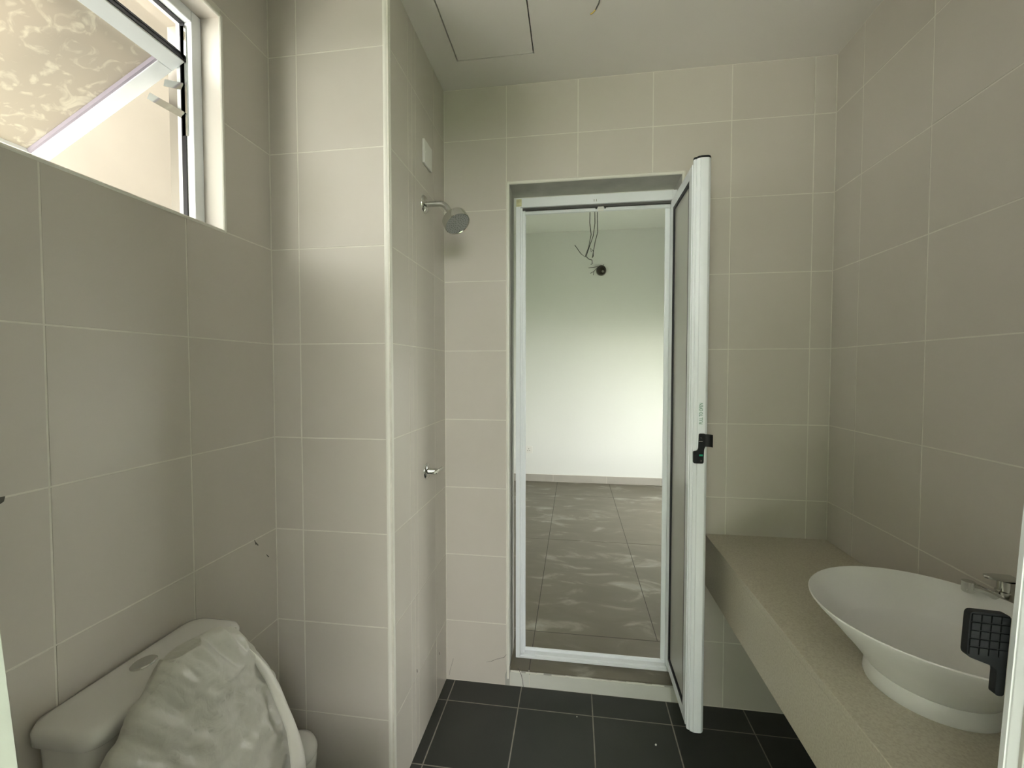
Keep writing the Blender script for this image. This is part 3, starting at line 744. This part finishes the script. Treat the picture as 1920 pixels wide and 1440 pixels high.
# crumpled plastic sheet hung over the raised cover
ps = tag(empty('plastic_sheet', (XL + 0.17, TCY + 0.03, 0.42)), 'crumpled translucent plastic sheet wrapped over the raised toilet cover', 'plastic sheet')
def crumple(p, amp):
    v = Vector(p)
    d = 0.62 * (1 - 2 * abs(noise.noise(v * 11 + Vector((3.1, 1.7, 8.2))))) + 0.34 * (1 - 2 * abs(noise.noise(v * 24 + Vector((9.1, 4.7, 2.2))))) + 0.16 * (1 - 2 * abs(noise.noise(v * 52)))
    vd = noise.voronoi(v * 15 + Vector((0.3, 0.9, 0.4)))[0]; d += 1.05 * min(0.6, vd[1] - vd[0])
    vd = noise.voronoi(v * 33)[0]; d += 0.45 * min(0.6, vd[1] - vd[0])
    return d * amp
ZT = [0.826, 0.812, 0.795, 0.772, 0.740, 0.713, 0.640, 0.568, 0.490, 0.419, 0.34, 0.28, 0.20]
YL = [0.722, 0.700, 0.680, 0.655, 0.632, 0.613, 0.585, 0.560, 0.540, 0.525, 0.515, 0.510, 0.505]
YH = [0.790, 0.822, 0.850, 0.882, 0.908, 0.925, 0.962, 0.990, 1.020, 1.044, 1.058, 1.064, 1.064]
def itp(z, A):
    for k in range(len(ZT) - 1):
        if z <= ZT[k] and z >= ZT[k + 1]:
            t = (ZT[k] - z) / (ZT[k] - ZT[k + 1]); return A[k] * (1 - t) + A[k + 1] * t
    return A[-1]
NU, NV = 170, 130
PO = Vector((XL + 0.17, TCY + 0.03, 0.42))
vs = []; fs = []
for j in range(NV + 1):
    t = j / NV
    z = 0.826 - 0.626 * t ** 1.25
    ya, yb = itp(z, YL), itp(z, YH); yc, hw = (ya + yb) / 2, (yb - ya) / 2
    k = min(1.0, (0.826 - z) / 0.10)
    xf = 0.006 + 0.034 * k ** 0.6 + 0.10 * max(0, 0.70 - z) ** 1.2
    for i in range(NU):
        a = 2 * math.pi * i / NU; c, s_ = math.cos(a), math.sin(a)
        x = -0.778 + (xf if c > 0 else 0.016) * math.copysign(abs(c) ** 0.8, c)
        y = yc + hw * math.copysign(abs(s_) ** 0.85, s_)
        n_ = Vector((c, s_ * 0.35, 0.25)).normalized()
        w = 1.0 if c > 0.1 else max(0.15, 0.85 + c * 1.5)
        tilt_ = Vector((0, y + z * 0.55, z * 0.42 - y * 0.25 + x))      # creases run down to the left, as the film is pulled
        p = Vector((x, y, z)) + n_ * crumple(tilt_, 0.017) * w - PO
        vs.append(p)
for j in range(NV):
    for i in range(NU):
        i2 = (i + 1) % NU; fs.append((j * NU + i, j * NU + i2, (j + 1) * NU + i2, (j + 1) * NU + i))
fs.append(tuple(range(NU)))
MB().add(vs, fs).build('sheet', M_FILM, ps, smooth=40)
# the turned-up edge; the light it catches is put into a paler colour
edge = [(-0.742, 0.880, 0.745, 0.002), (-0.736, 0.905, 0.705, 0.008), (-0.728, 0.928, 0.655, 0.012), (-0.718, 0.945, 0.60, 0.014), (-0.708, 0.958, 0.545, 0.016), (-0.700, 0.968, 0.50, 0.018), (-0.692, 0.974, 0.455, 0.024), (-0.686, 0.976, 0.40, 0.032), (-0.680, 0.975, 0.33, 0.036)]
vs = []
for x, y, z, w in edge:
    for k in range(7):
        u = k / 6 - 0.5
        vs.append(Vector((x + 0.010 * math.cos(u * 3) + noise.noise(Vector((y * 40, z * 30, u * 4))) * 0.004, y + u * 2 * w * 0.8, z + 0.015 * u + noise.noise(Vector((y * 30, z * 25, u * 3))) * 0.005)) - PO)
fs = [(i * 7 + k, i * 7 + k + 1, (i + 1) * 7 + k + 1, (i + 1) * 7 + k) for i in range(len(edge) - 1) for k in range(6)]
o = MB().add(vs, fs).build('turned_edge', plain('lit_film_edge', (0.74, 0.73, 0.66), 0.45), ps, smooth=60)
sm = o.modifiers.new('solid', 'SOLIDIFY'); sm.thickness = 0.0006
# loose crumple lying back over the cistern lid
NX, NY = 36, 16
vs = []; fs = []
for j in range(NY + 1):
    for i in range(NX + 1):
        u, v = i / NX, j / NY
        y = 0.762 + 0.125 * u + 0.01 * v; x = -0.772 - (0.030 + 0.040 * math.sin(math.pi * min(1, u * 1.1))) * v
        z = 0.808 - 0.034 * v - 0.05 * max(0, u - 0.45) + crumple((x * 1.6, y * 1.6, 0.3), 0.012) * (1 - 0.6 * v)
        vs.append(Vector((x, y, max(z, 0.7675))) - PO)
for j in range(NY):
    for i in range(NX):
        a = j * (NX + 1) + i; fs.append((a, a + 1, a + NX + 2, a + NX + 1))
o = MB().add(vs, fs).build('top_fold', M_FILM, ps, smooth=40)
sm = o.modifiers.new('solid', 'SOLIDIFY'); sm.thickness = 0.0006

# small rounded container on the floor behind the toilet
pc = tag(empty('white_container', (-0.830, 1.150, 0)), 'small rounded white container on the floor between toilet and pillar', 'container')
MB().lathe([(0.0, 0.0), (0.044, 0.0), (0.050, 0.008), (0.062, 0.12), (0.071, 0.22), (0.070, 0.236), (0.066, 0.240), (0.0, 0.240)], 36).build('body', M_CERAM, pc, smooth=50)
MB().lathe([(0.068, 0.241), (0.0725, 0.243), (0.0725, 0.252), (0.066, 0.266), (0.045, 0.278), (0.0, 0.284)], 36).build('lid', M_CERAM, pc, smooth=50)

# ------------------------------------------------------------------ entrance: jamb strip at the left, folded leaf at the right
a0, a1 = Vector((-0.2575, YR + 0.004, 1.195)), Vector((-0.2655, YR + 0.004, 1.268))
tilt = (a1.x - a0.x) / (a1.z - a0.z)
zs = [0.0 + 2.17 * k / 60 for k in range(61)]
vs = []
for k, z in enumerate(zs):
    x = -0.2675 + tilt * max(-0.25, min(0.25, z - 1.195)) + noise.noise(Vector((z * 40, 2, 5))) * 0.0006
    for dx, y in ((0, -0.02), (0, YR + 0.006), (-0.05, YR + 0.006), (-0.05, -0.02)): vs.append((x + dx, y, z))
fs = [(k * 4 + i, k * 4 + (i + 1) % 4, (k + 1) * 4 + (i + 1) % 4, (k + 1) * 4 + i) for k in range(60) for i in range(4)] + [(0, 1, 2, 3), (240, 241, 242, 243)]
jo = MB().add(vs, fs).build('trim_3', plain('white_jamb_paint', (0.55, 0.60, 0.52), 0.5, var=0.04, vscale=30)); struct(jo, 'rough white painted jamb edge at the left of the entrance')

d2 = struct(empty('door_2', (0.44, 0.12, 0.03)), 'white folded entrance door leaf with a black grip at the right edge')
d2.rotation_euler = (0, 0.052, 0)
D2O = Vector((0.44, 0.12, 0.03))
PIV = 1.07
sh_ = math.tan(0.052) * (PIV - 0.03)
def D2(mb, name, mat, parent=None, **k):
    mb.v = [(x - D2O.x - sh_, y - D2O.y, z - D2O.z) for x, y, z in mb.v]
    return mb.build(name, mat, parent or d2, **k)
l2 = MB(); l2.box(0.4215, 0.452, 0.17, 0.462, 0.06, 2.06)
lf2 = D2(l2, 'leaf', M_ALU, bevel=0.002)
prof2 = D2(MB().prism([(0.4205, 0.4625, 0.055), (0.4195, 0.472, 0.055), (0.4205, 0.4725, 0.055), (0.4205, 0.4745, 0.055), (0.4195, 0.475, 0.055), (0.4215, 0.482, 0.055), (0.429, 0.488, 0.055), (0.446, 0.488, 0.055), (0.453, 0.482, 0.055), (0.453, 0.4625, 0.055)], (0, 0, 2.01)), 'hinge_profile', M_ALU, lf2)
D2(MB().box(0.4200, 0.4212, 0.4590, 0.4624, 0.06, 2.06), 'seal', M_PLAST, lf2)
# black grip with a raised grid of pads
gp = rounded([(0.3885, 1.0985), (0.3885, 1.1445), (0.4245, 1.1445), (0.4245, 1.062), (0.4165, 1.062), (0.4165, 1.090), (0.405, 1.0935)], 0.005)
GYF = 0.486
hg = D2(MB().prism([(p.x, GYF, p.y) for p in gp], (0, 0.007, 0)), 'handle', M_BLACK, lf2, smooth=30)
pd = MB()
for i in range(4):
    for j in range(5):
        x0, z0 = 0.3900 + i * 0.0086, 1.1015 + j * 0.0084
        pd.prism([(x0, GYF, z0), (x0 + 0.0074, GYF, z0), (x0 + 0.0074, GYF, z0 + 0.0072), (x0, GYF, z0 + 0.0072)], (0, -0.0014, 0))
D2(pd, 'grip_pad', M_BLACK, lf2)

# ------------------------------------------------------------------ small marks and leftovers
M_MARK = plain('dirt_mark', (0.10, 0.10, 0.085), 0.9)
MB().tube([(-0.380, YB - 0.0002, 0.095), (-0.356, YB - 0.0002, 0.101), (-0.337, YB - 0.0002, 0.111), (-0.300, YB - 0.0002, 0.124), (DX0 - 0.012, YB - 0.0002, 0.137)], [0.0003, 0.0008, 0.0007, 0.0010, 0.0006], 5).build('hairline_crack', M_MARK, wbk)
MB().tube([(-0.549, YB - 0.0002, 0.018), (-0.546, YB - 0.0002, 0.040), (-0.538, YB - 0.0002, 0.068), (-0.530, YB - 0.0002, 0.096)], 0.0006, 5).build('hairline_crack', M_MARK, wbk)
MB().prism([(XL + 0.0003, 0.560, 1.176), (XL + 0.0003, 0.604, 1.1735), (XL + 0.0003, 0.602, 1.165), (XL + 0.0003, 0.592, 1.159), (XL + 0.0003, 0.565, 1.156)], (0.0004, 0, 0)).build('tile_chip', M_MARK, wl)
for a, b in (((1.180, 0.872), (1.186, 0.856)), ((1.186, 0.862), (1.194, 0.850)), ((1.230, 0.806), (1.239, 0.795))):
    MB().tube([(XL + 0.0006, a[0], a[1]), (XL + 0.0008, b[0], b[1])], [0.0006, 0.0016], 5).build('dirt_speck', M_MARK, wl)
for y, z in ((1.745, 0.19), (1.480, 0.30)):
    MB().tube([(XP + 0.0004, y, z), (XP + 0.0006, y + 0.002, z - 0.012)], 0.0014, 5).build('dirt_speck', M_MARK, pl)
D(MB().box(FX0 + 0.002, FX0 + 0.026, FY0 - 0.0007, FY0 - 0.0002, FZ1 - 0.036, FZ1 - 0.004), 'tape_residue', plain('old_tape', (0.62, 0.60, 0.36), 0.7, var=0.2, vscale=60))
th = MB().tube([(-0.240, YB + 0.006, STEP + 0.0012), (-0.232, YB - 0.004, STEP + 0.001), (-0.223, YB - 0.006, 0.056), (-0.217, YB - 0.005, 0.030), (-0.214, YB - 0.005, 0.0020), (-0.2135, YB - 0.012, 0.0012)], 0.0010, 6).build('loose_thread', M_WIRE, smooth=True)
tag(th, 'dark loose thread hanging over the doorway step near its left end', 'thread')
def crumb(x, y, z, r, label):
    bm = bmesh.new(); bmesh.ops.create_icosphere(bm, subdivisions=1, radius=r)
    for v in bm.verts: v.co *= random.uniform(0.7, 1.2)
    zmin = min(v.co.z for v in bm.verts)
    me = bpy.data.meshes.new('plaster_crumb'); bm.to_mesh(me); bm.free(); me.materials.append(M_GW)
    o = bpy.data.objects.new('plaster_crumb', me); o.location = (x, y, z - zmin); link(o); tag(o, label, 'crumb')
crumb(0.017, 1.712, 0.0, 0.0030, 'tiny white plaster crumb on the floor below the step')
crumb(0.305, 1.621, 0.0, 0.0038, 'tiny pale plaster crumb on the floor tile left of the door edge')

# ------------------------------------------------------------------ outside
nw = MB().box(-2.45, -2.30, 0.55, 5.5, -0.3, 3.6).build('wall_neighbour', M_CREAM); struct(nw, 'sunlit cream wall of the neighbouring building outside the window')
gr = MB().box(-1.7, 14, -12, -0.021, -0.25, -0.13)
gr = gr.build('ground', M_GROUND); struct(gr, 'pale concrete ground outside the rooms')
al = MB().box(-12, -1.7, -12, -0.021, -0.25, -0.13); al.box(-12, XL - T - 0.001, -0.021, 14, -0.25, -0.13)
al = al.build('ground_alley', plain('low_bounce_dark', (0.07, 0.068, 0.062), 0.9, var=0.15, vscale=5)); struct(al, 'alley ground outside the window, made dark to cut bounced light')  # alley ground coloured dark to keep bounced light off the sash
ev = MB().box(-2.60, XL - T - 0.001, 1.12, 5.5, 3.12, 3.24).build('ceiling_shade_slab', M_CREAM); struct(ev, 'added unseen slab over the alley that shades the neighbouring wall')  # added slab out of view, keeps sky light off the neighbouring wall
# unseen room behind the viewer; its rear openings are shaped for the light
lw = MB().box(1.73, 14, -0.019, 14, -0.25, -0.13).build('ground_low_bounce', plain('low_bounce_green', (0.05, 0.06, 0.035), 0.9, var=0.2, vscale=3)); struct(lw, 'unseen ground outside the bedroom window, made dark to cut bounced light')  # unseen ground darkened to cut light bounced up into the bedroom
RZ, RY, RX0, RX1 = 2.95, -1.7, -1.6, 2.7
fb = MB().box(RX0, RX1, RY, -0.021, -0.13, -0.005).build('floor_hall', M_GROUND); struct(fb, 'pale concrete floor of the room behind the viewer')
cb2 = MB().box(RX0 - 0.1, RX1 + 0.1, RY - 0.1, -0.021, RZ, RZ + 0.12).build('ceiling_hall', M_PAINT); struct(cb2, 'white ceiling of the room behind the viewer')
m = MB().box(RX0 - 0.1, RX0, RY, -0.021, -0.13, RZ); m = m.build('wall_hall_left', M_PAINT); struct(m, 'white left wall of the room behind the viewer')
m = MB().box(RX1, RX1 + 0.1, RY, -0.021, -0.13, RZ); m = m.build('wall_hall_right', M_PAINT); struct(m, 'white right wall of the room behind the viewer')
m = MB(); m.box(RX0 - 0.1, -1.45, RY - 0.1, RY, -0.13, RZ); m.box(-1.45, -0.15, RY - 0.1, RY, 1.9, RZ)      # made-up openings that shape the light: yard doorway, then high window
m.box(-0.15, 0.0, RY - 0.1, RY, -0.13, RZ); m.box(0.0, 1.4, RY - 0.1, RY, -0.13, 1.05); m.box(0.0, 1.4, RY - 0.1, RY, 2.88, RZ); m.box(1.4, RX1 + 0.1, RY - 0.1, RY, -0.13, RZ)
m = m.build('wall_hall_rear', M_PAINT); struct(m, 'white unseen rear wall with a doorway and high window added to shape the light')
m = MB(); m.box(RX0 - 0.1, XL - T - 0.0005, -0.0205, 0.08, -0.13, RZ); m.box(XR + T + 0.0005, RX1 + 0.1, -0.0205, 0.08, -0.13, RZ); m.box(XL - T, XR + T, -0.0205, 0.08, CE + 0.161, RZ)
m = m.build('wall_hall_front', M_PAINT); struct(m, 'white wall beside the bathroom entrance')
ow = MB().box(-6.0, 0.1, -5.4, -4.8, -0.25, 2.7); ow.box(0.1, 8.0, -5.4, -4.8, -0.25, 1.95); ow = ow.build('blocker_wall_yard', plain('dark_blocker', (0.05, 0.08, 0.03), 0.9, var=0.3, vscale=8)); struct(ow, 'added dark block behind the viewer that cuts the low yard light')  # added unseen block in two heights, limits low light from the yard
